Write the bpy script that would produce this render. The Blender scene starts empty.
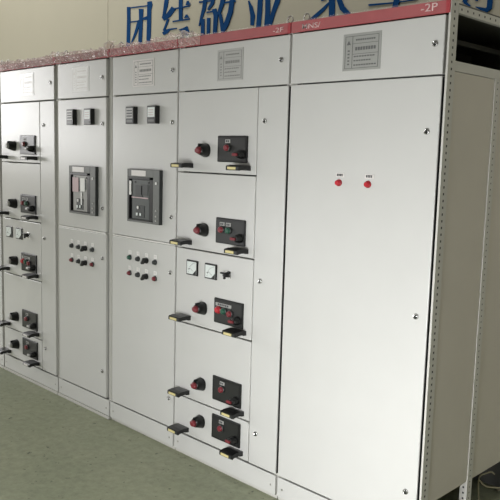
import bpy, bmesh, math, random
from mathutils import Vector, Matrix, noise

random.seed(7)
C = bpy.context.scene
COL = C.collection

# ------------------------------------------------------------------ camera
cd = bpy.data.cameras.new('camera'); cam = bpy.data.objects.new('camera', cd); COL.objects.link(cam)
cd.sensor_width = 36.0; cd.lens = 720.76 / 500 * 36.0; cd.clip_end = 200
_m = Matrix(((0.706907, -0.11167, 0.698436, 1.39693),
             (0.706776, 0.07327, -0.703633, -2.40105),
             (0.0274, 0.991041, 0.13072, 1.61575),
             (0, 0, 0, 1)))
cam.matrix_world = _m
C.camera = cam

# ------------------------------------------------------------------ world, daylight, exposure
w = bpy.data.worlds.new('sky'); C.world = w; w.use_nodes = True
w.node_tree.nodes['Background'].inputs['Color'].default_value = (0.86, 0.92, 1.0, 1)
w.node_tree.nodes['Background'].inputs['Strength'].default_value = 0.6
def area(name, loc, target, sx, sy, power, col=(1, 1, 1)):
    l = bpy.data.lights.new(name, 'AREA'); l.shape = 'RECTANGLE'; l.size = sx; l.size_y = sy
    l.energy = power; l.color = col
    o = bpy.data.objects.new(name, l); COL.objects.link(o); o.location = loc
    o.rotation_euler = (Vector(target) - Vector(loc)).to_track_quat('-Z', 'Y').to_euler()
    return o
# daylight through the wide doorway opposite the cabinets, and through the window of the far end wall
d_ = area('low_front_light', (0.2, -3.4, 0.55), (0.3, 0, 0.42), 1.5, 0.9, 43, (0.985, 0.985, 1.0))
d_.data.spread = math.radians(95)
area('daylight_window', (-8.9, -2.2, 2.55), (0, -2.2, 2.55), 2.2, 1.8, 135, (1.0, 0.985, 0.985))
area('daylight_window', (-7.95, -3.42, 1.7), (-7.95, 0, 1.7), 1.8, 0.66, 42, (1.0, 0.985, 0.985))
d_ = area('low_front_light', (-4.3, -3.4, 0.6), (-4.2, 0, 0.45), 1.4, 1.0, 12, (1.0, 0.985, 0.985))  # low fill added in the front wall to lift the lower left cabinets
d_.data.spread = math.radians(110)
# unseen overhead strip added behind the cabinets to brighten the back wall
area('overhead_light', (-2.0, 1.2, 4.55), (-2.0, 1.2, 0), 13.0, 0.8, 128, (1.0, 0.985, 0.95))
# roof light over the aisle in front
d_ = area('overhead_light', (-2.0, -1.5, 4.55), (-2.0, -1.2, 0), 12.0, 1.0, 18, (1.0, 0.99, 0.97))
d_.data.spread = math.radians(70)
vs = C.view_settings
vs.view_transform = 'Standard'; vs.look = 'None'; vs.gamma = 1.0; vs.use_curve_mapping = False
vs.exposure = 0.0

# ------------------------------------------------------------------ materials
def lin(c):
    return tuple(((v / 255) / 12.92 if v / 255 <= 0.04045 else ((v / 255 + 0.055) / 1.055) ** 2.4) for v in c)
def mat(name, rgb, rough=0.5, metal=0.0, spec=0.5, var=0.04, scale=14.0, bump=0.0, bscale=400.0, alpha=1.0, coat=0.0):
    m = bpy.data.materials.new(name); m.use_nodes = True
    nt = m.node_tree; b = nt.nodes['Principled BSDF']
    tc = nt.nodes.new('ShaderNodeTexCoord')
    n = nt.nodes.new('ShaderNodeTexNoise'); n.inputs['Scale'].default_value = scale; n.inputs['Detail'].default_value = 4
    r = nt.nodes.new('ShaderNodeValToRGB')
    c = lin(rgb)
    r.color_ramp.elements[0].position = 0.3; r.color_ramp.elements[1].position = 0.7
    r.color_ramp.elements[0].color = tuple(v * (1 - var) for v in c) + (1,)
    r.color_ramp.elements[1].color = tuple(min(1, v * (1 + var)) for v in c) + (1,)
    nt.links.new(tc.outputs['Object'], n.inputs['Vector']); nt.links.new(n.outputs['Fac'], r.inputs['Fac'])
    nt.links.new(r.outputs['Color'], b.inputs['Base Color'])
    b.inputs['Roughness'].default_value = rough; b.inputs['Metallic'].default_value = metal
    b.inputs['Specular IOR Level'].default_value = spec
    b.inputs['Alpha'].default_value = alpha
    b.inputs['Coat Weight'].default_value = coat
    if bump:
        n2 = nt.nodes.new('ShaderNodeTexNoise'); n2.inputs['Scale'].default_value = bscale
        bp = nt.nodes.new('ShaderNodeBump'); bp.inputs['Strength'].default_value = bump; bp.inputs['Distance'].default_value = 0.001
        nt.links.new(tc.outputs['Object'], n2.inputs['Vector']); nt.links.new(n2.outputs['Fac'], bp.inputs['Height'])
        nt.links.new(bp.outputs['Normal'], b.inputs['Normal'])
    return m
M = {}
M['grey'] = mat('powder_coat_grey', (205, 205, 201), 0.27, spec=0.5, var=0.012, scale=6, bump=0.12, bscale=700)
M['frame'] = mat('frame_grey', (196, 195, 188), 0.42, var=0.02)
M['glint'] = mat('edge_glint', (232, 231, 226), 0.3, var=0.01)
M['side'] = mat('side_sheet_grey', (200, 195, 184), 0.5, var=0.03, scale=3)
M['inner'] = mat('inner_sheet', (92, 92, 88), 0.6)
M['red'] = mat('header_red', (170, 66, 72), 0.45, var=0.06, scale=20)
M['black'] = mat('black_plastic', (24, 25, 25), 0.32, var=0.1)
M['dark'] = mat('dark_grey_plastic', (52, 56, 55), 0.4, var=0.08)
M['bezel'] = mat('breaker_bezel_grey', (104, 106, 103), 0.45)
M['face'] = mat('breaker_face_grey', (74, 79, 77), 0.4, var=0.06)
M['redp'] = mat('red_plastic', (188, 38, 50), 0.35)
M['darkred'] = mat('dull_red_plastic', (122, 40, 48), 0.35)
M['green'] = mat('green_plastic', (28, 84, 64), 0.35)
M['white'] = mat('white_label', (236, 236, 232), 0.5, var=0.01)
M['tag'] = mat('grey_tag', (168, 168, 164), 0.5, var=0.01)
M['dial'] = mat('meter_dial', (225, 232, 228), 0.35, var=0.01)
M['ink'] = mat('dark_ink', (62, 64, 66), 0.6)
M['pink'] = mat('pink_sticker', (196, 172, 174), 0.5)
M['panelface'] = mat('panel_face_black', (40, 41, 40), 0.35)
M['inkpale'] = mat('faint_print', (138, 138, 134), 0.6)
M['inkmid'] = mat('grey_print', (104, 105, 104), 0.6)
M['plategrey'] = mat('grey_plate', (160, 161, 156), 0.45)
M['bezelpale'] = mat('pale_breaker_face', (150, 150, 146), 0.4)  # same breaker face made paler, glare put into its colour
M['filmthin2'] = mat('loose_clear_film', (236, 230, 222), 0.15, var=0.05, alpha=0.35)
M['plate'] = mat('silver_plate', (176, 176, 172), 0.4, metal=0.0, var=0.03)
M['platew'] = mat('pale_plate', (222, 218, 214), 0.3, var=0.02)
M['yellow'] = mat('yellow_label', (218, 206, 146), 0.5, var=0.05)
M['chrome'] = mat('chrome', (196, 196, 194), 0.22, metal=1.0)
M['steel'] = mat('zinc_steel', (170, 168, 160), 0.35, metal=0.9)
M['blue'] = mat('blue_letter_paint', (8, 62, 112), 0.85, spec=0.12, var=0.15, scale=5)
M['pale'] = mat('pale_letter', (228, 196, 194), 0.5)
M['cable'] = mat('beige_cable', (172, 164, 138), 0.5)
M['film'] = mat('clear_film', (240, 226, 222), 0.08, var=0.05, alpha=0.32)
M['filmpale'] = mat('milky_film', (240, 230, 226), 0.08, var=0.05, alpha=0.45)
M['platewhite'] = mat('white_rating_plate', (246, 246, 244), 0.22, var=0.01)
M['filmthin'] = mat('thin_clear_film', (240, 226, 222), 0.12, var=0.05, alpha=0.10)
M['wall'] = mat('wall_paint', (182, 177, 158), 0.8, var=0.025, scale=1.3, bump=0.1, bscale=60)
M['ceil'] = mat('ceiling_paint', (150, 150, 146), 0.9)
M['hall'] = mat('hall_wall_paint', (136, 134, 126), 0.9)
M['trim'] = mat('trim_paint', (184, 179, 160), 0.7)

def floor_mat():
    m = bpy.data.materials.new('green_epoxy_floor'); m.use_nodes = True
    nt = m.node_tree; b = nt.nodes['Principled BSDF']; L = nt.links
    tc = nt.nodes.new('ShaderNodeTexCoord')
    def nz(s, d=6, ro=0.6):
        n = nt.nodes.new('ShaderNodeTexNoise'); n.inputs['Scale'].default_value = s; n.inputs['Detail'].default_value = d
        n.inputs['Roughness'].default_value = ro; L.new(tc.outputs['Object'], n.inputs['Vector']); return n
    def ramp(src, p0, c0, p1, c1):
        r = nt.nodes.new('ShaderNodeValToRGB'); e = r.color_ramp.elements
        e[0].position = p0; e[0].color = c0; e[1].position = p1; e[1].color = c1
        L.new(src, r.inputs['Fac']); return r
    def mix(kind, fac, a, bb):
        x = nt.nodes.new('ShaderNodeMix'); x.data_type = 'RGBA'; x.blend_type = kind
        if isinstance(fac, float): x.inputs[0].default_value = fac
        else: L.new(fac, x.inputs[0])
        L.new(a, x.inputs[6]); L.new(bb, x.inputs[7]); return x
    base = ramp(nz(1.6).outputs['Fac'], 0.3, lin((146, 152, 128)) + (1,), 0.7, lin((163, 166, 141)) + (1,))
    fine = ramp(nz(22, 8, 0.7).outputs['Fac'], 0.35, (0.80, 0.81, 0.78, 1), 0.65, (1.16, 1.16, 1.13, 1))
    a = mix('MULTIPLY', 0.8, base.outputs['Color'], fine.outputs['Color'])
    spot = ramp(nz(24, 4, 0.6).outputs['Fac'], 0.29, (0.8, 0.8, 0.8, 1), 0.37, (0, 0, 0, 1))
    rgb = nt.nodes.new('ShaderNodeRGB'); rgb.outputs[0].default_value = lin((66, 76, 62)) + (1,)
    bmix = mix('MIX', spot.outputs['Color'], a.outputs[2], rgb.outputs[0])
    sc = ramp(nz(6, 10, 0.75).outputs['Fac'], 0.56, (0, 0, 0, 1), 0.72, (0.6, 0.6, 0.6, 1))
    rgb2 = nt.nodes.new('ShaderNodeRGB'); rgb2.outputs[0].default_value = lin((160, 160, 138)) + (1,)
    c = mix('MIX', sc.outputs['Color'], bmix.outputs[2], rgb2.outputs[0])
    L.new(c.outputs[2], b.inputs['Base Color'])
    b.inputs['Roughness'].default_value = 0.5; b.inputs['Specular IOR Level'].default_value = 0.4
    return m
M['floor'] = floor_mat()

# ------------------------------------------------------------------ mesh helpers
class MB:
    """collects shapes in one bmesh, several material slots"""
    def __init__(s): s.bm = bmesh.new(); s.mats = []
    def mi(s, m):
        if m not in s.mats: s.mats.append(m)
        return s.mats.index(m)
    def box(s, x0, x1, y0, y1, z0, z1, m, bev=0.0, seg=2):
        i = s.mi(m)
        vs = [s.bm.verts.new((x, y, z)) for x in (x0, x1) for y in (y0, y1) for z in (z0, z1)]
        fs = []
        for q in ((0, 1, 3, 2), (4, 6, 7, 5), (0, 4, 5, 1), (2, 3, 7, 6), (0, 2, 6, 4), (1, 5, 7, 3)):
            f = s.bm.faces.new([vs[k] for k in q]); f.material_index = i; fs.append(f)
        if bev:
            es = list({e for f in fs for e in f.edges})
            r = bmesh.ops.bevel(s.bm, geom=es, offset=bev, segments=seg, affect='EDGES', profile=0.5)
            for f in r['faces']: f.material_index = i
        return s
    def rings(s, rings, m, caps=True, capm=None, mats=None):
        """rings: lists of points (same count), lofted"""
        i = s.mi(m)
        R = [[s.bm.verts.new(p) for p in r] for r in rings]
        n = len(R[0])
        for k in range(len(R) - 1):
            mi = s.mi(mats[k]) if mats else i
            for j in range(n):
                f = s.bm.faces.new((R[k][j], R[k][(j + 1) % n], R[k + 1][(j + 1) % n], R[k + 1][j]))
                f.material_index = mi; f.smooth = True
        if caps:
            f = s.bm.faces.new(R[0][::-1]); f.material_index = i
            f = s.bm.faces.new(R[-1]); f.material_index = s.mi(capm) if capm else i
        return s
    def lathe_y(s, cx, cz, prof, m, n=20, capm=None, mats=None):
        """axis along -y at cx, cz; prof: (y, rx, rz)"""
        R = []
        for pr in prof:
            y, rx, rz = pr if len(pr) == 3 else (pr[0], pr[1], pr[1])
            R.append([(cx + rx * math.cos(2 * math.pi * k / n), y, cz + rz * math.sin(2 * math.pi * k / n)) for k in range(n)])
        return s.rings(R, m, True, capm, mats)
    def tube(s, pts, r, m, n=10, closed=False):
        pts = [Vector(p) for p in pts]; N = len(pts); R = []
        up = Vector((0.13, 0.2, 1)).normalized()
        for k in range(N):
            a = pts[(k - 1) % N] if (closed or k > 0) else pts[k]
            b = pts[(k + 1) % N] if (closed or k < N - 1) else pts[k]
            t = (b - a).normalized(); u = t.cross(up)
            if u.length < 0.05: u = t.cross(Vector((1, 0, 0)))
            u.normalize(); v = u.cross(t)
            R.append([pts[k] + r * (math.cos(2 * math.pi * j / n) * u + math.sin(2 * math.pi * j / n) * v) for j in range(n)])
        if closed: R.append(R[0])
        if closed:
            i = s.mi(m); V = [[s.bm.verts.new(p) for p in r_] for r_ in R[:-1]]
            for k in range(N):
                for j in range(n):
                    f = s.bm.faces.new((V[k][j], V[k][(j + 1) % n], V[(k + 1) % N][(j + 1) % n], V[(k + 1) % N][j]))
                    f.material_index = i; f.smooth = True
            return s
        return s.rings(R, m)
    def quad(s, pts, m):
        f = s.bm.faces.new([s.bm.verts.new(p) for p in pts]); f.material_index = s.mi(m); return f
    def build(s, name, parent=None, loc=(0, 0, 0), label=None):
        bmesh.ops.recalc_face_normals(s.bm, faces=s.bm.faces)
        me = bpy.data.meshes.new(name); s.bm.to_mesh(me); s.bm.free()
        for m in s.mats: me.materials.append(M[m])
        o = bpy.data.objects.new(name, me); COL.objects.link(o)
        o.location = loc
        if parent: o.parent = parent
        if label: o['label'] = label
        return o
def dup(src, parent, loc, label=None):
    c = src.copy(); COL.objects.link(c); c.parent = parent; c.location = loc
    if label: c['label'] = label
    return c
def dup_tree(src, parent, loc):
    c = dup(src, parent, loc)
    for ch in list(src.children): dup_tree(ch, c, ch.location)
    return c
def text_mesh(s, height, m, thick=0.0006, width=None):
    cu = bpy.data.curves.new('lettering', 'FONT'); cu.body = s; cu.size = 1.0; cu.extrude = 0.0; cu.offset = 0.006
    t = bpy.data.objects.new('lettering', cu); COL.objects.link(t)
    bpy.context.view_layer.update()
    me = bpy.data.meshes.new_from_object(t.evaluated_get(bpy.context.evaluated_depsgraph_get()))
    bpy.data.objects.remove(t); bpy.data.curves.remove(cu)
    xs = [v.co.x for v in me.vertices]; ys = [v.co.y for v in me.vertices]
    x0, x1, y0, y1 = min(xs), max(xs), min(ys), max(ys)
    k = height / (y1 - y0); kx = k if width is None else width / (x1 - x0)
    for v in me.vertices: v.co = ((v.co.x - (x0 + x1) / 2) * kx, 0, (v.co.y - (y0 + y1) / 2) * k)
    bm = bmesh.new(); bm.from_mesh(me); bpy.data.meshes.remove(me)
    g = bmesh.ops.extrude_face_region(bm, geom=list(bm.faces))
    for v in g['geom']:
        if isinstance(v, bmesh.types.BMVert): v.co.y -= thick
    b = MB(); b.bm.free(); b.bm = bm; b.mi(m)
    for f in bm.faces: f.material_index = 0
    return b
def structure(o): o['kind'] = 'structure'; return o
def thing(name, label, cat, loc=(0, 0, 0), group=None):
    o = bpy.data.objects.new(name, None); COL.objects.link(o); o.location = loc; o.empty_display_size = 0.1
    o['label'] = label; o['category'] = cat
    if group: o['group'] = group
    return o

# ------------------------------------------------------------------ the hall
YW = 1.9
def sbox(name, x0, x1, y0, y1, z0, z1, m):
    b = MB(); b.box(x0, x1, y0, y1, z0, z1, m); return structure(b.build(name))
sbox('floor', -9.2, 4.2, -3.7, YW + 0.2, -0.2, 0.0, 'floor')
sbox('ceiling', -9.2, 4.2, -3.7, YW + 0.2, 4.6, 4.8, 'ceil')
sbox('wall_back', -9.2, 4.2, YW, YW + 0.2, 0.0, 4.6, 'wall')
sbox('wall_right', 4.0, 4.2, -3.7, YW, 0.0, 4.6, 'hall')
b = MB()                                              # front wall: doorway, window, and a low opening added for the fill lamp
b.box(-9.2, -8.9, -3.7, -3.5, 0, 4.6, 'hall'); b.box(-8.9, -7.0, -3.7, -3.5, 0, 1.35, 'hall'); b.box(-8.9, -7.0, -3.7, -3.5, 2.05, 4.6, 'hall'); b.box(-7.0, -5.05, -3.7, -3.5, 0, 4.6, 'hall'); b.box(-5.05, -3.55, -3.7, -3.5, 1.2, 4.6, 'hall'); b.box(-3.55, -1.3, -3.7, -3.5, 0, 4.6, 'hall'); b.box(0.8, 4.2, -3.7, -3.5, 0, 4.6, 'hall'); b.box(-1.3, 0.8, -3.7, -3.5, 1.3, 4.6, 'hall')
structure(b.build('wall_front'))
b = MB()                                              # end wall with a window opening
b.box(-9.2, -9.0, -3.5, -3.4, 0, 4.6, 'wall'); b.box(-9.2, -9.0, -1.0, YW, 0, 4.6, 'wall')
b.box(-9.2, -9.0, -3.4, -1.0, 0, 1.55, 'wall'); b.box(-9.2, -9.0, -3.4, -1.0, 3.55, 4.6, 'wall')
structure(b.build('wall_left'))
b = MB()
for y in (-3.4, -2.23, -1.06): b.box(-9.16, -9.08, y, y + 0.06, 1.55, 3.55, 'frame')
b.box(-9.16, -9.08, -3.34, -1.06, 1.55, 1.61, 'frame'); b.box(-9.16, -9.08, -3.34, -1.06, 3.49, 3.55, 'frame')
structure(b.build('window_1'))
b = MB()
for x in (-8.9, -7.98, -7.06): b.box(x, x + 0.06, -3.66, -3.6, 1.35, 2.05, 'frame')
b.box(-8.84, -7.06, -3.66, -3.6, 1.35, 1.41, 'frame'); b.box(-8.84, -7.06, -3.66, -3.6, 1.99, 2.05, 'frame')
structure(b.build('window_2'))
sbox('trim_1', -5.02, -4.995, YW - 0.004, YW, 0.0, 4.6, 'trim')
CH = {'framed': [[(-4.663, 3.022, -4.607, 3.015), (-4.66, 2.898, -4.604, 2.892), (-4.668, 2.641, -4.611, 2.635)], [(-4.615, 3.001, -4.618, 3.013), (-4.326, 2.988, -4.328, 2.999)], [(-4.332, 3.03, -4.27, 3.028), (-4.332, 3.001, -4.254, 2.991), (-4.334, 2.956, -4.272, 2.947), (-4.335, 2.826, -4.273, 2.819), (-4.343, 2.623, -4.281, 2.617)], [(-4.466, 2.98, -4.396, 2.971), (-4.46, 2.877, -4.402, 2.87), (-4.473, 2.634, -4.418, 2.628)], [(-4.614, 2.866, -4.616, 2.878), (-4.482, 2.862, -4.486, 2.873), (-4.399, 2.87, -4.409, 2.889), (-4.319, 2.862, -4.332, 2.899)], [(-4.486, 2.865, -4.44, 2.852), (-4.534, 2.766, -4.497, 2.754), (-4.596, 2.665, -4.58, 2.66)], [(-4.644, 2.6, -4.648, 2.619), (-4.288, 2.6, -4.292, 2.618)]], 'silk': [[(-4.048, 3.12, -3.99, 3.107), (-4.082, 2.964, -4.024, 2.951), (-4.103, 2.858, -4.073, 2.851)], [(-3.965, 2.942, -3.906, 2.91), (-4.034, 2.891, -3.981, 2.854), (-4.112, 2.865, -4.073, 2.827)], [(-4.029, 2.842, -3.998, 2.832), (-4.063, 2.783, -4.035, 2.774), (-4.092, 2.741, -4.064, 2.732)], [(-4.076, 2.698, -4.101, 2.723), (-4.016, 2.71, -4.051, 2.745), (-3.986, 2.733, -3.994, 2.749), (-3.887, 2.737, -3.89, 2.746)], [(-3.866, 3.092, -3.813, 3.085), (-3.858, 2.803, -3.807, 2.797)], [(-3.946, 2.801, -3.949, 2.813), (-3.705, 2.797, -3.709, 2.811)], [(-3.76, 2.848, -3.746, 2.847), (-3.784, 2.82, -3.715, 2.815)], [(-3.934, 2.912, -3.937, 2.923), (-3.708, 2.91, -3.712, 2.923)], [(-3.746, 2.963, -3.732, 2.963), (-3.765, 2.929, -3.697, 2.926)], [(-3.852, 2.719, -3.853, 2.727), (-3.784, 2.707, -3.794, 2.734), (-3.782, 2.709, -3.74, 2.745), (-3.767, 2.695, -3.712, 2.694), (-3.759, 2.662, -3.731, 2.658)], [(-3.82, 2.721, -3.785, 2.715), (-3.832, 2.634, -3.797, 2.629)], [(-3.798, 2.621, -3.804, 2.639), (-3.728, 2.624, -3.734, 2.641)]], 'verb': [[(-3.576, 3.053, -3.581, 3.07), (-3.343, 3.045, -3.348, 3.062)], [(-3.534, 3.114, -3.495, 3.108), (-3.531, 3.021, -3.492, 3.016)], [(-3.43, 3.107, -3.391, 3.102), (-3.427, 3.016, -3.388, 3.01)], [(-3.58, 2.925, -3.584, 2.94), (-3.416, 2.919, -3.419, 2.933)], [(-3.301, 2.884, -3.304, 2.897), (-3.116, 2.876, -3.12, 2.892)], [(-3.512, 3.029, -3.46, 3.018), (-3.538, 2.882, -3.491, 2.87), (-3.562, 2.808, -3.528, 2.799), (-3.583, 2.732, -3.57, 2.728)], [(-3.55, 2.787, -3.507, 2.782), (-3.55, 2.642, -3.504, 2.638)], [(-3.473, 2.787, -3.432, 2.782), (-3.473, 2.652, -3.434, 2.648)], [(-3.388, 3.013, -3.351, 3.002), (-3.431, 2.905, -3.39, 2.89), (-3.472, 2.859, -3.45, 2.847)], [(-3.478, 2.828, -3.482, 2.838), (-3.39, 2.827, -3.388, 2.84), (-3.33, 2.792, -3.312, 2.815)], [(-3.41, 2.851, -3.358, 2.853), (-3.385, 2.794, -3.332, 2.789), (-3.391, 2.645, -3.345, 2.639)], [(-3.278, 2.998, -3.234, 2.987), (-3.308, 2.888, -3.259, 2.875), (-3.343, 2.801, -3.306, 2.79)], [(-3.174, 2.967, -3.125, 2.957), (-3.203, 2.81, -3.148, 2.796), (-3.254, 2.712, -3.201, 2.693), (-3.287, 2.647, -3.252, 2.634)], [(-3.321, 2.802, -3.291, 2.802), (-3.3, 2.716, -3.26, 2.716), (-3.288, 2.658, -3.251, 2.657)]], 'trade': [[(-2.971, 2.867, -2.96, 2.869), (-2.957, 2.814, -2.919, 2.817), (-2.939, 2.743, -2.886, 2.74), (-2.937, 2.67, -2.898, 2.664)], [(-2.857, 2.955, -2.803, 2.946), (-2.861, 2.784, -2.807, 2.775), (-2.87, 2.628, -2.822, 2.62)], [(-2.778, 2.943, -2.725, 2.936), (-2.77, 2.757, -2.717, 2.75), (-2.779, 2.619, -2.723, 2.611)], [(-2.636, 2.928, -2.584, 2.912), (-2.669, 2.827, -2.617, 2.81), (-2.704, 2.746, -2.662, 2.732), (-2.739, 2.657, -2.696, 2.643)], [(-2.986, 2.582, -2.99, 2.598), (-2.54, 2.579, -2.543, 2.594)]], 'seek': [[(-2.126, 2.868, -2.07, 2.861), (-2.117, 2.725, -2.06, 2.718), (-2.11, 2.581, -2.059, 2.575)], [(-2.112, 2.759, -2.101, 2.751), (-2.187, 2.713, -2.163, 2.693), (-2.263, 2.672, -2.238, 2.648), (-2.298, 2.652, -2.279, 2.633)], [(-2.189, 2.796, -2.171, 2.798), (-2.192, 2.768, -2.146, 2.772)], [(-2.055, 2.843, -2.027, 2.842), (-2.043, 2.754, -2.002, 2.756), (-2.012, 2.687, -1.971, 2.703), (-1.945, 2.629, -1.914, 2.649)], [(-2.259, 2.865, -2.263, 2.88), (-1.887, 2.849, -1.89, 2.863)]], 'solid': [[(-1.588, 2.96, -1.559, 2.965), (-1.564, 2.909, -1.528, 2.916)], [(-1.758, 2.926, -1.732, 2.92), (-1.762, 2.859, -1.736, 2.854)], [(-1.751, 2.909, -1.755, 2.926), (-1.358, 2.907, -1.359, 2.923), (-1.386, 2.871, -1.355, 2.86)], [(-1.659, 2.865, -1.639, 2.873), (-1.627, 2.818, -1.6, 2.829)], [(-1.68, 2.8, -1.661, 2.81), (-1.638, 2.752, -1.614, 2.766)], [(-1.755, 2.68, -1.757, 2.693), (-1.563, 2.673, -1.564, 2.682), (-1.357, 2.672, -1.359, 2.679)], [(-1.547, 2.802, -1.506, 2.795), (-1.547, 2.684, -1.503, 2.675), (-1.563, 2.622, -1.523, 2.609)], [(-1.55, 2.907, -1.509, 2.9), (-1.547, 2.802, -1.506, 2.795)], [(-1.51, 2.63, -1.499, 2.645), (-1.403, 2.565, -1.392, 2.58)]], 'create': [[(-0.972, 2.832, -0.956, 2.823), (-1.012, 2.77, -0.989, 2.752), (-1.074, 2.716, -1.058, 2.701)], [(-0.969, 2.819, -0.958, 2.824), (-0.929, 2.755, -0.909, 2.766), (-0.89, 2.715, -0.875, 2.724)], [(-1.008, 2.7, -1.013, 2.715), (-0.927, 2.706, -0.918, 2.72), (-0.936, 2.656, -0.913, 2.651)], [(-0.87, 2.849, -0.837, 2.843), (-0.86, 2.681, -0.827, 2.676)], [(-1.003, 2.703, -0.975, 2.693), (-1.02, 2.639, -0.99, 2.627), (-1.027, 2.619, -1.001, 2.607)], [(-1.021, 2.609, -1.008, 2.624), (-0.973, 2.58, -0.967, 2.587)], [(-0.933, 2.573, -0.931, 2.578), (-0.904, 2.556, -0.898, 2.57), (-0.861, 2.529, -0.865, 2.56), (-0.829, 2.547, -0.846, 2.569)], [(-0.86, 2.681, -0.827, 2.676), (-0.855, 2.597, -0.821, 2.591), (-0.857, 2.556, -0.824, 2.549)], [(-0.944, 2.692, -0.924, 2.689), (-0.937, 2.613, -0.92, 2.61)]]}

# ------------------------------------------------------------------ switchgear cabinets
ZT, ZR, ZS, ZD, DEP = 2.19, 2.145, 1.926, 0.122, 0.95
SPL = [1.52, 1.127, 0.73, 0.327]
G = 0.0025

def holed_face(b, o, u, v, w, z0, z1, hw, hh, pitch, m, n_in):
    """a strip of sheet with a row of punched slots; o origin, u across, v up"""
    o, u, v = Vector(o), Vector(u), Vector(v)
    n = int((z1 - z0) / pitch); p = (z1 - z0) / n
    for k in range(n):
        a = z0 + k * p; c = a + p / 2
        X = [0, w / 2 - hw / 2, w / 2 + hw / 2, w]; Z = [a, c - hh / 2, c + hh / 2, a + p]
        for i in range(3):
            for j in range(3):
                if i == 1 and j == 1: continue
                b.quad([o + u * X[i] + v * Z[j], o + u * X[i + 1] + v * Z[j], o + u * X[i + 1] + v * Z[j + 1], o + u * X[i] + v * Z[j + 1]], m)
def box_post(x, y, parent, z1=ZT, wx=0.03, wy=0.05):
    b = MB(); b.box(0, wx, 0, wy, 0, z1, 'frame', 0.002); return b.build('corner_post', parent, (x, y, 0))
def punched_post(parent, x, y, wx, wy, z0, z1, both=False, hs=.009):
    """hollow square post, outer face at x=0 punched; a black core stands behind the slots"""
    b = MB()
    holed_face(b, (0, 0, 0), (0, 1, 0), (0, 0, 1), wy, z0, z1, hs, hs, 0.0252, 'frame', None)
    if both: holed_face(b, (-wx, 0, 0), (1, 0, 0), (0, 0, 1), wx, z0, z1, 0.008, 0.009, 0.0252, 'frame', None)
    else: b.quad([(-wx, 0, z0), (0, 0, z0), (0, 0, z1), (-wx, 0, z1)], 'frame')
    b.quad([(-wx, wy, z0), (0, wy, z0), (0, wy, z1), (-wx, wy, z1)], 'frame')
    b.quad([(-wx, 0, z0), (-wx, wy, z0), (-wx, wy, z1), (-wx, 0, z1)], 'frame')
    b.quad([(-wx, 0, z1), (0, 0, z1), (0, wy, z1), (-wx, wy, z1)], 'frame')
    b.box(-wx + 0.004, -0.004, 0.004, wy - 0.004, z0 + 0.001, z1 - 0.004, 'black')  # black core paints the shade of the hollow
    return b.build('corner_post', parent, (x, y, 0))

def lock(parent, x, z):
    if 'lock' not in PROTO:
        b = MB()
        b.lathe_y(0, 0, [(0.0, 0.012), (-0.004, 0.012), (-0.006, 0.0105), (-0.006, 0.0085), (-0.0035, 0.0075)], 'chrome', 18, capm='dark')
        b.box(-0.002, 0.002, -0.0075, -0.003, -0.008, 0.003, 'black')
        b.box(-0.0065, 0.0065, -0.007, -0.003, 0.0, 0.0045, 'chrome', 0.001)
        PROTO['lock'] = b.build('lock', parent, (x, 0, z), 'small round chrome lock'); return
    dup(PROTO['lock'], parent, (x, 0, z))
PROTO = {}
def door(parent, x0, x1, z0, z1, name='door', seal=False):
    """door sheet with folded edges; origin at its lower left front corner"""
    b = MB(); b.box(0, x1 - x0, 0, 0.022, 0, z1 - z0, 'grey', 0.0034, 2)
    if seal: b.box(x1 - x0 - .004, x1 - x0 + .0012, .005, .026, .004, z1 - z0 - .004, 'black')   # rubber seal
    return b.build(name, parent, (x0, 0, z0))

def push_button(parent, x, z, colour, y=0.0, r=0.0145, word=None):
    key = ('btn', colour, r)
    if key not in PROTO:
        b = MB()
        b.lathe_y(0, 0, [(0, r * 1.12), (-0.005, r * 1.12), (-0.007, r * 0.98), (-0.007, r * 0.86), (-0.016, r * 0.84), (-0.019, r * 0.6)], colour, 20,
                  mats=['dark' if colour != 'redp' else 'redp', 'dark' if colour != 'redp' else 'redp', 'dark', colour, colour])
        PROTO[key] = b.build('push_button', parent, (x, y, z), word)
        return
    dup(PROTO[key], parent, (x, y, z), word)
def selector(parent, x, z):
    if 'sel' not in PROTO:
        b = MB()
        b.lathe_y(0, 0, [(0, 0.0165), (-0.006, 0.0165), (-0.008, 0.014), (-0.014, 0.0135)], 'black', 20)
        R = Matrix.Rotation(0.6, 4, 'Y')
        b2 = MB(); b2.box(-0.006, 0.006, -0.034, -0.012, -0.02, 0.017, 'black', 0.002)
        for v in b2.bm.verts: v.co = R @ v.co
        me = bpy.data.meshes.new('x'); b2.bm.to_mesh(me); b2.bm.free(); b.bm.from_mesh(me); bpy.data.meshes.remove(me)
        PROTO['sel'] = b.build('selector_switch', parent, (x, 0, z), 'black rotary selector switch'); return
    dup(PROTO['sel'], parent, (x, 0, z))
def tag_plate(parent, x, z, w=0.028, h=0.014, y=0.0, ticks=2, m='tag', ink='ink'):
    key = ('tag', w, h, ticks, m)
    if key not in PROTO:
        b = MB(); b.box(-w / 2, w / 2, -0.0015, 0, -h / 2, h / 2, m)
        for k in range(ticks):
            xx = -w * 0.36 + k * w * 0.72 / max(1, ticks); ww = w * 0.72 / ticks * 0.7
            b.box(xx, xx + ww, -0.002, -0.0012, -h * 0.3, h * 0.3, ink)
        PROTO[key] = b.build('label_plate', parent, (x, y, z), 'small white label plate'); return
    dup(PROTO[key], parent, (x, y, z))

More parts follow.
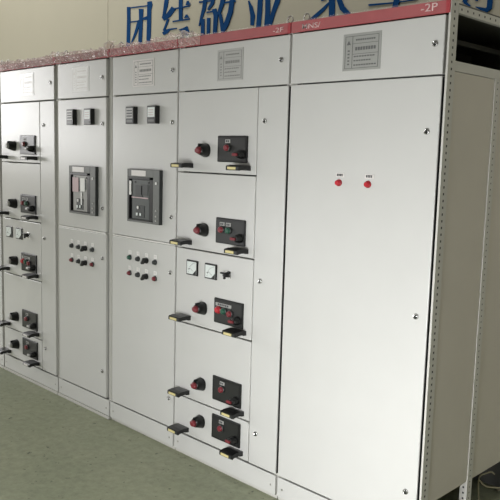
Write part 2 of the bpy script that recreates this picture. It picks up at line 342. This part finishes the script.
def rotary(parent, x, z, s=1.0, y=0.0, word=None, tip='darkred'):
    """black conical operating knob with a red pointer face"""
    key = ('rot', s, tip)
    if key not in PROTO:
        b = MB(); n = 24
        def ring(yy, rx, rz, dz=0.0):
            pts = []
            for k in range(n):
                a = 2 * math.pi * k / n; c_, s_ = math.cos(a), math.sin(a)
                e = 0.8
                pts.append((rx * s * math.copysign(abs(c_) ** e, c_), yy * s, (dz + rz * math.copysign(abs(s_) ** e, s_)) * s))
            return pts
        b.rings([ring(0, .034, .034), ring(-.005, .034, .034), ring(-.008, .031, .031), ring(-.012, .031, .032), ring(-.034, .026, .026, .002), ring(-.048, .0215, .0195, .001)], 'black')
        b.rings([ring(-.0478, .0212, .0190, .001), ring(-.056, .0185, .0145), ring(-.060, .0155, .0115, -.001), ring(-.0615, .0125, .009, -.001)], tip)
        b.box(-.0285, -.016, -.052, -.030, -.009, .006, tip, .003)
        b.box(-.005, .005, -.052, -.014, .018, .033, 'black', .003)
        PROTO[key] = b.build('rotary_handle', parent, (x, y, z), word); return
    dup(PROTO[key], parent, (x, y, z), word)
def lever_knob(parent, x, z, y, tip='darkred', word='small black lever knob with a red pointer'):
    key = ('lev', tip)
    if key not in PROTO:
        b = MB()
        b.lathe_y(0, 0, [(0, .021), (-.012, .021), (-.016, .019), (-.034, .016), (-.037, .013)], 'black', 20)
        b.box(-.026, .008, -.046, -.030, -.0075, .0065, tip, .003)
        b.box(-.022, .018, -.038, -.02, -.0095, .0095, 'black', .003)
        PROTO[key] = b.build('rotary_handle', parent, (x, y, z), word); return
    dup(PROTO[key], parent, (x, y, z))
def pull_handle(parent, x, z, m='yellow', word='black pull grip with a yellow label'):
    """black projecting latch grip with a yellow label on its front; x = its right end"""
    if ('pull', m) not in PROTO:
        b = MB(); w, d = 0.088, 0.078
        prof = [(0, .011), (-.02, .0135), (-.05, .0135), (-d + .004, .010), (-d, .006), (-d, -.010), (-d + .006, -.012), (-d + .016, -.008), (-.03, -.006), (-.018, -.011), (0, -.012)]
        b.rings([[(-w + .003, y, z_ * .92) for y, z_ in prof], [(-w, y, z_) for y, z_ in prof], [(0, y, z_) for y, z_ in prof]], 'black')
        for f in b.bm.faces: f.smooth = False
        b.box(-w + .011, -.022, -d - .0012, -d + .001, -.0075, .0045, m)
        b.box(-.020, -.006, -d - .001, -d + .001, -.007, .004, 'dark', .0006)
        PROTO['pull', m] = b.build('pull_handle', parent, (x, 0, z), word); return
    dup(PROTO['pull', m], parent, (x, 0, z))
def control_panel(parent, x0, z0, w, h):
    if 'cp' not in PROTO:
        b = MB(); b.box(0, w, -0.009, 0.002, 0, h, 'black', 0.0045, 3)
        b.box(0.012, w - 0.012, -0.0098, -0.0085, 0.012, h - 0.012, 'panelface', 0.0006)
        PROTO['cp'] = b.build('control_panel', parent, (x0, 0, z0), 'black control panel bezel'); return
    dup(PROTO['cp'], parent, (x0, 0, z0))
def analog_meter(parent, x0, z0):
    if 'am' not in PROTO:
        b = MB(); w, h = .086, .078
        b.box(0, w, -.008, .002, 0, h, 'black', .002); b.box(.007, w - .007, -.0095, -.0075, .007, h - .007, 'dial')
        b.quad([(w - .007, -.0097, .007), (w - .007, -.0097, .032), (w - .034, -.0097, .007)], 'black')
        c = Vector((w - .012, -.0099, .012))
        for k in range(9):
            a = math.radians(95 + k * 10); p = c + Vector((math.cos(a), 0, math.sin(a))) * .05; q = c + Vector((math.cos(a), 0, math.sin(a))) * .056
            n_ = Vector((-math.sin(a), 0, math.cos(a))) * .0009
            b.quad([p - n_, q - n_, q + n_, p + n_], 'ink')
        a = math.radians(150); p = c + Vector((math.cos(a), 0, math.sin(a))) * .02; q = c + Vector((math.cos(a), 0, math.sin(a))) * .052
        n_ = Vector((-math.sin(a), 0, math.cos(a))) * .0007
        b.quad([p - n_, q - n_, q + n_, p + n_], 'ink')
        b.box(.018, .03, -.0099, -.0094, .03, .033, 'ink')
        PROTO['am'] = b.build('analog_meter', parent, (x0, 0, z0), 'square meter with a white dial'); return
    dup(PROTO['am'], parent, (x0, 0, z0))
def small_switch(parent, x, z):
    if 'ss' not in PROTO:
        b = MB()
        b.box(-.018, .018, -.004, 0, -.018, .018, 'chrome', .001)
        b.lathe_y(0, 0, [(-.004, .015), (-.012, .013), (-.03, .011)], 'black', 16)
        b.box(-.026, .004, -.034, -.022, .004, .013, 'black', .002); b.box(-.004, .005, -.034, -.022, -.02, .013, 'black', .002)
        PROTO['ss'] = b.build('selector_switch', parent, (x, 0, z), 'small black selector switch'); return
    dup(PROTO['ss'], parent, (x, 0, z))
def rating_plate(parent, cx, cz, w, h, m, ink='ink', dense=True):
    b = MB(); b.box(-w / 2, w / 2, -.0018, 0, -h / 2, h / 2, m, .0006)
    o = b.build('rating_plate', parent, (cx, 0, cz))
    t = MB(); y0, y1 = -.0026, -.0019
    def bar(u0, u1, v0, v1): t.box(-w / 2 + u0 * w, -w / 2 + u1 * w, y0, y1, -h / 2 + v0 * h, -h / 2 + v1 * h, ink)
    # ruled frame, warning triangle in the left column, three blocks of small print
    for v in (.06, .92): bar(.06, .94, v, v + .012)
    bar(.06, .07, .06, .92); bar(.93, .94, .06, .92); bar(.25, .26, .06, .92); bar(.26, .94, .44, .45); bar(.26, .94, .72, .73)
    A = [(-w / 2 + u * w, -.0027, -h / 2 + v * h) for u, v in ((.10, .70), (.21, .70), (.155, .82))]
    t.quad(A, ink)
    for k in range(5): bar(.13, .18, .16 + k * .09, .20 + k * .09)
    def words(u0, u1, v, hh, n):
        step = (u1 - u0) / n
        for k in range(n): bar(u0 + k * step, u0 + (k + .74) * step, v, v + hh)
    words(.34, .86, .80, .045, 9); words(.33, .88, .54, .09, 8)
    words(.30, .86, .36, .035, 8); words(.30, .76, .25, .035, 7); words(.30, .90, .13, .035, 9)
    t.build('printed_text', o)
    return o
def panel_meter(parent, x0, z0, lit):
    b = MB(); w, h, d = .076, .094, .028
    b.box(0, w, -d, .002, 0, h, 'black', .003); b.box(.008, w - .008, -d - .0012, -d + .001, .034 if lit else .03, h - .009, 'dial' if lit else 'plate')
    b.box(.012, w - .012, -d - .0012, -d + .001, .01, .022, 'bezel')
    o = b.build('panel_meter', parent, (x0, 0, z0), 'black digital panel meter')
    s = MB()
    if lit:
        for k in range(3): s.box(.016 , w - .018, -d - .002, -d - .001, .044 + k * .013, .047 + k * .013, 'pink')
    else:
        for k in range(3): s.box(.014, w - .014, -d - .002, -d - .001, .038 + k * .015, .046 + k * .015, 'dark')
    s.build('display', o)
def circuit_breaker(parent, x0, z0, w, h, stickers):
    b = MB(); d = .022
    b.box(0, .012, -d, 0, 0, h, 'bezel', .002); b.box(w - .055, w, -d, 0, 0, h, 'bezel', .002)
    b.box(.012, w - .055, -d, 0, 0, .014, 'bezel', .001); b.box(.012, w - .055, -d, 0, h - .042, h, 'bezel', .002)
    b.box(.012, w - .055, -d - .0004, -.001, h - .054, h - .042, 'black'); b.box(.012, w - .055, -d - .0004, -.001, .010, .017, 'black')
    b.box(.010, w - .053, -.010, .001, .012, h - .040, 'black')
    b.box(.012, .020, -d + .0005, -.001, .014, h - .042, 'black'); b.box(w - .084, w - .055, -d - .0004, -.001, .014, h - .042, 'black')
    b.box(w - .001, w + .003, -d, 0, 0, h, 'dark')  # dark sheet paints the shade on the grey frame's side face
    o = b.build('circuit_breaker', parent, (x0, 0, z0))
    f = MB(); fx0, fx1 = .046, w - .088
    f.box(fx0, fx1, -d + .002, -.002, .018, h - .056, 'face' if not stickers else 'bezelpale', .002)
    f.box(fx0 + .03, fx1 - .06, -d + .0, -d + .003, h * .48, h * .70, 'dark', .001)
    f.box(fx0 + .085, fx1 - .01, -d + .0, -d + .003, h * .52, h * .72, 'dark' if not stickers else 'face', .001)
    f.box(fx0 + .04, fx0 + .115, -d + .0, -d + .003, .028, .095, 'dark', .001)
    for k in range(2):
        f.lathe_y(fx0 + .03 + k * .12, h - .07, [(-d + .003, .006), (-d - .001, .005)], 'black', 12)
    f.build('face_panel', o)
    m = MB(); m.box(0, .130, -.0015, 0, 0, .030, 'platew'); m.build('label_plate', o, (.042, -d, h - .036), 'pale label')
    for k, (bx, bz, c_) in enumerate([(.062, .075, 'white'), (.054, .038, 'dial'), (.085, .038, 'dial')]):
        q = MB(); q.box(0, .014, -.004, 0, 0, .016, c_, .001); q.build('breaker_button', o, (fx0 + bx - .01, -d, bz))
    for k, zz in enumerate((h - .07, .075, .045, .022)):
        q = MB(); q.lathe_y(0, 0, [(0, .008 if k == 0 else .006), (-.003, .007 if k == 0 else .005)], 'white' if k == 0 else 'plate', 12); q.build('indicator', o, (w - .026, -d, zz))
    if stickers:
        q = MB(); q.box(0, .068, -.001, 0, 0, .088, 'pink'); q.build('sticker', o, (fx0 - .002, -d - .001, h * .46), 'pale pink sticker')
        q = MB(); q.box(0, .05, -.001, 0, 0, .08, 'white'); q.build('sticker', o, (fx0 + .085, -d - .001, h * .48), 'white sticker')
        q = MB(); q.box(0, .014, -.001, 0, 0, .075, 'white'); q.build('sticker', o, (fx0 + .09, -d - .001, h * .2), 'narrow white sticker')
    else:
        q = MB(); q.box(0, .018, -.001, 0, 0, .078, 'white'); q.build('sticker', o, (fx0 - .022, -d - .0012, h * .51), 'upright white sticker')
        q = MB(); q.box(0, fx1 - fx0 - .004, -.001, 0, 0, .006, 'pink'); q.build('stripe', o, (fx0, -d - .001, h * .46), 'thin pink stripe')
def lifting_eye(parent, x):
    if 'eye' not in PROTO:
        b = MB(); b.lathe_y(0, 0, [(0, .001), (0, .001)], 'steel', 3) if False else None
        n = 20; r = .0155
        pts = [(r * math.cos(2 * math.pi * k / n), 0, .024 + r * math.sin(2 * math.pi * k / n)) for k in range(n)]
        b.tube(pts, .0042, 'steel', 8, True)
        b.rings([[(rr * math.cos(2 * math.pi * k / 14), rr * math.sin(2 * math.pi * k / 14), zz) for k in range(14)] for rr, zz in ((.013, 0), (.013, .004), (.007, .007), (.006, .012))], 'steel')
        PROTO['eye'] = b.build('lifting_eye', parent, (x, .045, ZT), 'steel lifting eye'); return
    dup(PROTO['eye'], parent, (x, .045, ZT))
def film(parent, x0, x1, amp, m, seed, lumps=()):
    """crumpled protective film lying round the header strip"""
    b = MB(); nx = max(8, int((x1 - x0) / .006)); nj = 12
    V = []
    for i in range(nx + 1):
        x = (x1 - x0) * i / nx; row = []
        for j in range(nj + 1):
            t_ = j / nj
            # path: up the front of the strip, over its top edge and a little way back
            if t_ < .72: y, z = -.0065, .050 * t_ / .72
            else: y, z = -.0065 + .05 * (t_ - .72) / .28, .051
            s_ = t_ * .085
            q = Vector(((x + seed) * 24 + s_ * 34, s_ * 22 + seed, seed * 3.1))
            r1_ = 1 - abs(noise.noise(q)) * 2.2; r2_ = 1 - abs(noise.noise(q * 2.3 + Vector((3, 7, 1)))) * 2.2
            a = amp * max(0.0, .75 * max(0, r1_) + .45 * max(0, r2_) - .2)
            L_ = sum(hh * math.exp(-((x + x0 - c_) / .028) ** 2) for c_, hh in lumps)
            if t_ < .72: row.append(b.bm.verts.new((x + a * .4, y - a - L_ * .3 * t_, z * (1 + L_ * 9) + (a * .3 if j == 0 else 0))))
            else: row.append(b.bm.verts.new((x, y - a * (1 - t_) * 2, z * (1 + L_ * 9) + a * .9)))
        V.append(row)
    i_ = b.mi(m)
    for i in range(nx):
        for j in range(nj):
            f = b.bm.faces.new((V[i][j], V[i + 1][j], V[i + 1][j + 1], V[i][j + 1])); f.material_index = i_
    return b.build('plastic_film', parent, (x0, 0, 0), 'crumpled clear protective film')

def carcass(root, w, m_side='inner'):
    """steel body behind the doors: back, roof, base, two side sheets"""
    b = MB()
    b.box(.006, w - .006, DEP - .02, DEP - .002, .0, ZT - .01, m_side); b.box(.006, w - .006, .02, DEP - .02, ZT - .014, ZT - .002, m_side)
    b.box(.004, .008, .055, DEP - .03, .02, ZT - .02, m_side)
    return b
def cabinet(name, label, xl, xr, closed=True):
    root = thing(name, label, 'electrical cabinet', (xl, 0, 0), 'grey switchgear cabinets in a row')
    w = xr - xl
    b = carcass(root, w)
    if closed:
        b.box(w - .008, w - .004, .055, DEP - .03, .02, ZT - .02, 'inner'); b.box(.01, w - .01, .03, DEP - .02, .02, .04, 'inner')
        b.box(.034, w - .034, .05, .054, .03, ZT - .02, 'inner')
    b.build('carcass', root)
    for (px, py) in ((G, .016), (w - .03 - G, .016), (G, DEP - .05), (w - .03 - G, DEP - .05)):
        if not closed and px > .1: continue
        box_post(px, py, root, ZT - .003)
    b = MB(); b.box(0, w - 2 * G, -.004, .004, 0, ZT - ZR, 'red', .001); b.box(0, w - 2 * G, .003, .05, ZT - ZR - .002, ZT - ZR, 'red')
    hs = b.build('header_strip', root, (G, 0, ZR), 'red header strip')
    b = MB(); b.box(0, w - .014, 0, .02, 0, ZD - .006 - .02, 'grey', .002)
    kp = b.build('kick_plate', root, (.007, 0, .02))
    for sx in (.03, w - .014 - .03):
        q = MB(); q.lathe_y(0, 0, [(0, .005), (-.002, .004)], 'steel', 10); q.build('screw', kp, (sx, 0, .043))
    b = MB(); b.box(0, w - .006, -.006 if xr < -2 else .012, .03, 0, .018 if xr < -2 else .026, 'frame', .002); b.build('base_rail', root, (.003, 0, 0))
    lifting_eye(root, .045); lifting_eye(root, w - .05)
    return root, w, hs

def feeder(root, xl, xa, xs, xr, far):
    """five drawers on the left, a narrow full height door on the right, a top door over both"""
    X = lambda x: x - xl
    td = door(root, X(xa), X(xr), ZS + .003, ZR - .004)
    lock(td, xr - .047 - xa, 2.036 - ZS - .003)
    cdoor = door(root, X(xs) + .002, X(xr), ZD + .002, ZS - .003, seal=not far)
    for z in (1.771, 1.031, .284): lock(cdoor, .045, z - ZD - .002)
    zs = [ZS] + SPL + [ZD]
    for k in range(5):
        z1, z0 = zs[k], zs[k + 1]
        d = door(root, X(xa), X(xs) - .002, z0 + .003, z1 - .003, 'drawer')
        zz = z0 + .003; o = lambda x: x - xa
        pz = [1.578, 1.181, .779, .378, .176][k]; P = xs + (-.262)
        control_panel(d, o(P), pz - zz, .206, .126)
        rotary(d, o(P - .092), pz + .054 - zz, 1.0, 0, 'black conical operating handle, red tip paled by painted glare' if far else 'black conical operating handle with a red tip', 'plate' if far else 'darkred')  # far tips and pointers: red paled, glare painted into the colour
        lever_knob(d, o(P + .176), pz + .038 - zz, -.009, *(('plate', 'small black lever knob, red pointer paled by painted glare') if far else ()))
        tz = pz + .097 - zz; bz = pz + .069 - zz
        if k == 0 or k >= 3:
            tag_plate(d, o(P + .076), tz + .003, .034, .017, -.010); push_button(d, o(P + .076), bz, 'darkred', -.0095, .017, 'red push button')
        elif k == 1:
            tag_plate(d, o(P + .050), tz, .034, .017, -.010); tag_plate(d, o(P + .094), tz, .034, .017, -.010)
            push_button(d, o(P + .048), bz, 'darkred', -.0095, .017, 'red push button'); push_button(d, o(P + .098), bz, 'green', -.0095, .017, 'green push button')
        else:
            tag_plate(d, o(P + .072), tz, .112, .016, -.010, 6)
            push_button(d, o(P + .036), bz, 'redp', -.0095, .017, 'bright red push button'); push_button(d, o(P + .078), bz, 'green', -.0095, .017, 'green push button')
            push_button(d, o(P + .122), bz - .006, 'darkred', -.0095, .017, 'red push button')
            analog_meter(d, o(xs - .481), .992 - zz); analog_meter(d, o(xs - .338), .992 - zz); small_switch(d, o(xs - .17), 1.032 - zz)
        hz = z0 + .034 - zz
        lab = ('platew', 'black pull grip, yellow label paled by painted glare') if far else ()  # far grip labels: glare painted in as a pale colour
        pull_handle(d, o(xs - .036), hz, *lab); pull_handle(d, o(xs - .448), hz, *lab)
    return td

def incomer(root, xl, xa, xr, bx, mx, bt, cols, stickers):
    bx += .020; mx = [q + .019 for q in mx]
    X = lambda x: x - xl
    td = door(root, X(xa), X(xr), ZS + .003, ZR - .004); lock(td, 1, 1) if False else None
    lx = xr - xa - .042
    lock(td, lx, 2.038 - ZS - .003)
    md = door(root, X(xa), X(xr), 1.139, ZS - .003)
    for z in (1.773, 1.278): lock(md, lx + .004, z - 1.139)
    b = MB(); b.box(X(xa) + .004, X(xr) - .006, -.001, .03, 1.1285, 1.1365, 'glint', .0015); b.build('glint_strip', root)  # pale strip added in the gap, painting the glint of the lit door edge
    ld = door(root, X(xa), X(xr), ZD + .002, 1.127)
    for z in (.981, .286): lock(ld, lx + .004, z - ZD - .002)
    for k, x in enumerate(mx): panel_meter(root, X(x), 1.767, k == 1)
    circuit_breaker(root, X(bx), 1.229, .290, .292, stickers)
    for j in range(2):
        for i in range(4):
            x = bt + i * .0777 - xa; z = (1.02, .93)[j] - ZD - .002
            if i == 2: selector(ld, x, z)
            else:
                c_ = cols[j][i]; push_button(ld, x, z, c_, 0, .0135, {'green': 'green push button', 'redp': 'red push button', 'darkred': 'red push button'}.get(c_, 'black push button'))
            tag_plate(ld, x, z + .030, .027, .021, 0, 2, 'white', 'platew')
    return td

X0, X1, X2, X3, X4, X5 = -3.506, -2.743, -2.148, -1.536, -.769, 0.0
# cabinet at the very edge of the picture
r0, w0, h0 = cabinet('switchgear_cabinet', 'grey switchgear cabinet cut off by the left edge of the photo', X0 - .6, X0)
d = door(r0, .01, w0 - .02, ZS + .003, ZR - .004); d = door(r0, .01, w0 - .02, 1.133, ZS - .003); lock(d, .5, .5); d = door(r0, .01, w0 - .02, ZD + .002, 1.127); lock(d, .5, .6)
film(h0, .01, w0 - .01, .007, 'filmpale', 9.1)
# first drawer cabinet
r1, w1, h1 = cabinet('switchgear_cabinet', 'far drawer cabinet with five black handled drawers, left of the sticker covered breaker', X0, X1)
td = feeder(r1, X0, -3.495, -2.951, -2.767, True)
rating_plate(r1, -3.115 - X0, 2.038, .186, .146, 'platewhite', 'platew')
film(h1, .004, w1 - .01, .017, 'filmpale', 1.3, ((w1 - .03, .03),))
# first breaker cabinet
r2, w2, h2 = cabinet('switchgear_cabinet', 'breaker cabinet with pink and white stickers on its breaker and plain white rating plate', X1, X2)
incomer(r2, X1, -2.722, -2.186, -2.580, (-2.597, -2.402), -2.562, [['dark', 'dark', 0, 'dark'], ['darkred', 'dark', 0, 'darkred']], True)
rating_plate(r2, -2.461 - X1, 2.038, .188, .146, 'platewhite', 'platew')
film(h2, .004, w2 - .006, .018, 'filmpale', 2.7, ((w2 - .02, .07), (.05, .02)))
# second breaker cabinet
r3, w3, h3 = cabinet('switchgear_cabinet', 'breaker cabinet with dark uncovered breaker, beside the nearer drawer cabinet', X2, X3)
incomer(r3, X2, -2.124, -1.541, -1.968, (-1.978, -1.783), -1.945, [['green', 'dark', 0, 'dark'], ['darkred', 'dark', 0, 'darkred']], False)
rating_plate(r3, -1.833 - X2, 2.039, .192, .145, 'platew', 'inkpale')
film(h3, .004, w3 - .004, .019, 'film', 4.4, ((w3 - .06, .05), (w3 - .2, .02)))
# second drawer cabinet
r4, w4, h4 = cabinet('switchgear_cabinet', 'near drawer cabinet with red tipped knobs and yellow labelled grips, next to plain tall door', X3, X4)
feeder(r4, X3, -1.531, -.960, -.776, False)
rating_plate(r4, -1.153 - X3, 2.037, .178, .146, 'plate', 'inkpale')
film(h4, .004, .17, .009, 'filmthin2', 5.9, ((.03, .06), (.1, .03))); film(h4, .172, w4 - .02, .0016, 'filmthin', 6.3)
t = text_mesh('-2F', .021, 'pale', width=.062); t.build('printed_text', h4, (-.845 - X3 - G, -.0042, 2.166 - ZR), 'pale lettering')
# last cabinet, open at its side
r5, w5, h5 = cabinet('switchgear_cabinet', 'nearest cabinet with one plain tall door, two red lamps and open perforated side frame', X4, X5, closed=False)
td = door(r5, .007, w5 - .020, ZS + .003, ZR - .004)
lock(td, w5 - .056 - .007, 2.040 - ZS - .003)
md = door(r5, .007, w5 - .020, ZD + .002, ZS - .003, seal=True)
for z in (1.721, 1.013, .297): lock(md, w5 - .070 - .007, z - ZD - .002)
for x in (-.473, -.325):
    push_button(md, x - X4 - .007, 1.511 - ZD - .002, 'redp', 0, .0132, 'red indicator lamp')
    tag_plate(md, x + .004 - X4 - .007, 1.543 - ZD - .002, .044, .017, 0, 4, 'platew')
rating_plate(r5, -.388 - X4, 2.038, .186, .146, 'plategrey', 'inkmid')
film(h5, .004, w5 - .02, .0012, 'filmthin', 7.7); 
t = text_mesh('MNS/', .022, 'pale', width=.10); t.build('printed_text', h5, (-.655 - X4 - G, -.0042, 2.165 - ZR), 'pale lettering')
t = text_mesh('-2P', .028, 'pale', width=.07); t.build('printed_text', h5, (-.088 - X4 - G, -.0042, 2.172 - ZR), 'pale lettering')
# side frame: punched corner post, middle post, rear post, beams, sheets
punched_post(r5, w5, .001, .0085, .052, .0, ZT)
punched_post(r5, w5 + .001, .374, .034, .042, .0, 1.943, True, .006)
punched_post(r5, w5, DEP - .055, .036, .052, .0, ZT)
def beam(z0, z1, holes):
    b = MB()
    if holes:
        h = z1 - z0; n = int((DEP - .11) / .0252); 
        for (ya, yb) in ((.054, DEP - .056),):
            n = int((yb - ya) / .042); p = (yb - ya) / n
            for k in range(n):
                Y = [ya + k * p, ya + k * p + p * .4, ya + k * p + p * .6, ya + (k + 1) * p]; Z = [z0, z0 + h * .36, z0 + h * .64, z1]
                for i in range(3):
                    for j in range(3):
                        if i == 1 and j == 1: continue
                        b.quad([(w5, Y[i], Z[j]), (w5, Y[i + 1], Z[j]), (w5, Y[i + 1], Z[j + 1]), (w5, Y[i], Z[j + 1])], 'frame')
            b.box(w5 - .02, w5 - .004, ya, yb, z0 + .001, z1 - .001, 'black')  # black filler painting the shade behind the slots
            b.quad([(w5 - .02, ya, z0), (w5, ya, z0), (w5, yb, z0), (w5 - .02, yb, z0)], 'frame'); b.quad([(w5 - .02, ya, z1), (w5, ya, z1), (w5, yb, z1), (w5 - .02, yb, z1)], 'frame')
    else:
        for (ya, yb) in ((.054, DEP - .056),): b.box(w5 - .014, w5 - .002, ya, yb, z0, z1, 'frame', .0015)
    b.build('side_beam', r5)
beam(2.152, 2.180, True); beam(1.944, 1.981, False)
for (ya, yb) in ((.054, .372), (.418, DEP - .057)):
    b = MB(); b.box(0, .003, 0, yb - ya, 0, 1.942 - .244, 'side', .0008); b.build('side_panel', r5, (w5 - .006, ya, .244))
b = MB()                                            # inside: mounting rails and busbars under the roof
b.box(w5 - .42, w5 - .39, .07, DEP - .06, 2.09, 2.12, 'inner'); b.box(w5 - .22, w5 - .20, .07, DEP - .06, 2.10, 2.12, 'inner')
b.build('busbar_rail', r5)
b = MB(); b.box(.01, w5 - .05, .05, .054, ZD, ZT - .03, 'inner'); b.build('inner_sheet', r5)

# loose cable hanging inside the open cabinet
b = MB()
pts = []
base = [(-.03, .568, .004), (-.03, .555, .09), (-.03, .540, .185), (-.03, .556, .206), (-.03, .60, .202), (-.03, .66, .192), (-.05, .74, .15)]
loop = [(-.03, .540, .19), (-.03, .556, .181), (-.03, .598, .148), (-.03, .651, .121), (-.03, .768, .079), (-.05, .85, .04), (-.1, .89, .004)]
def smooth(P, n=8):
    P = [Vector(p) for p in P]; out = []
    for i in range(len(P) - 1):
        p0, p1, p2, p3 = P[max(0, i - 1)], P[i], P[i + 1], P[min(len(P) - 1, i + 2)]
        for k in range(n):
            t_ = k / n
            out.append(.5 * ((2 * p1) + (p2 - p0) * t_ + (2 * p0 - 5 * p1 + 4 * p2 - p3) * t_ ** 2 + (3 * p1 - p0 - 3 * p2 + p3) * t_ ** 3))
    out.append(P[-1]); return out
b.tube(smooth(base), .0035, 'cable', 8); b.tube(smooth(loop), .0035, 'cable', 8)
o = b.build('cable'); o['label'] = 'thin beige cable looped on the floor under the open cabinet side'; o['category'] = 'cable'

# ------------------------------------------------------------------ blue slogan on the back wall
LAB = {'framed': 'blue wall character with a box outline, leftmost of the slogan',
       'silk': 'blue wall character of zigzag strokes beside a short post, above the dark breaker cabinet',
       'verb': 'dense blue wall character with slanting strokes, between zigzag and four stroke characters',
       'trade': 'blue wall character showing four tall upright strokes above the near drawer cabinet',
       'seek': 'blue wall character with an upright stem and two spreading legs',
       'solid': 'blue wall character showing a long thin crossbar above the nearest tall door',
       'create': 'blue wall character with hooked feet above the perforated side beam'}
for kk, strokes in CH.items():
    b = MB(); allp = [p for s in strokes for p in s]
    cx = sum(p[0] for p in allp) / len(allp); cz = sum(p[1] for p in allp) / len(allp)
    for si, s in enumerate(strokes):
        L_ = [Vector((q[0], 0, q[1])) for q in s]; R_ = [Vector((q[2], 0, q[3])) for q in s]
        yb, yf = 0.0, -.005 - .0004 * si
        off = Vector((cx, 0, cz))
        rings = [[l - off + Vector((0, yb, 0)), l - off + Vector((0, yf, 0)), r - off + Vector((0, yf, 0)), r - off + Vector((0, yb, 0))] for l, r in zip(L_, R_)]
        b.rings(rings, 'blue')
    for f in b.bm.faces: f.smooth = False
    o = b.build('wall_character', None, (cx, YW, cz), None)
    o['label'] = LAB[kk]; o['category'] = 'lettering'; o['group'] = 'blue slogan characters on the wall'
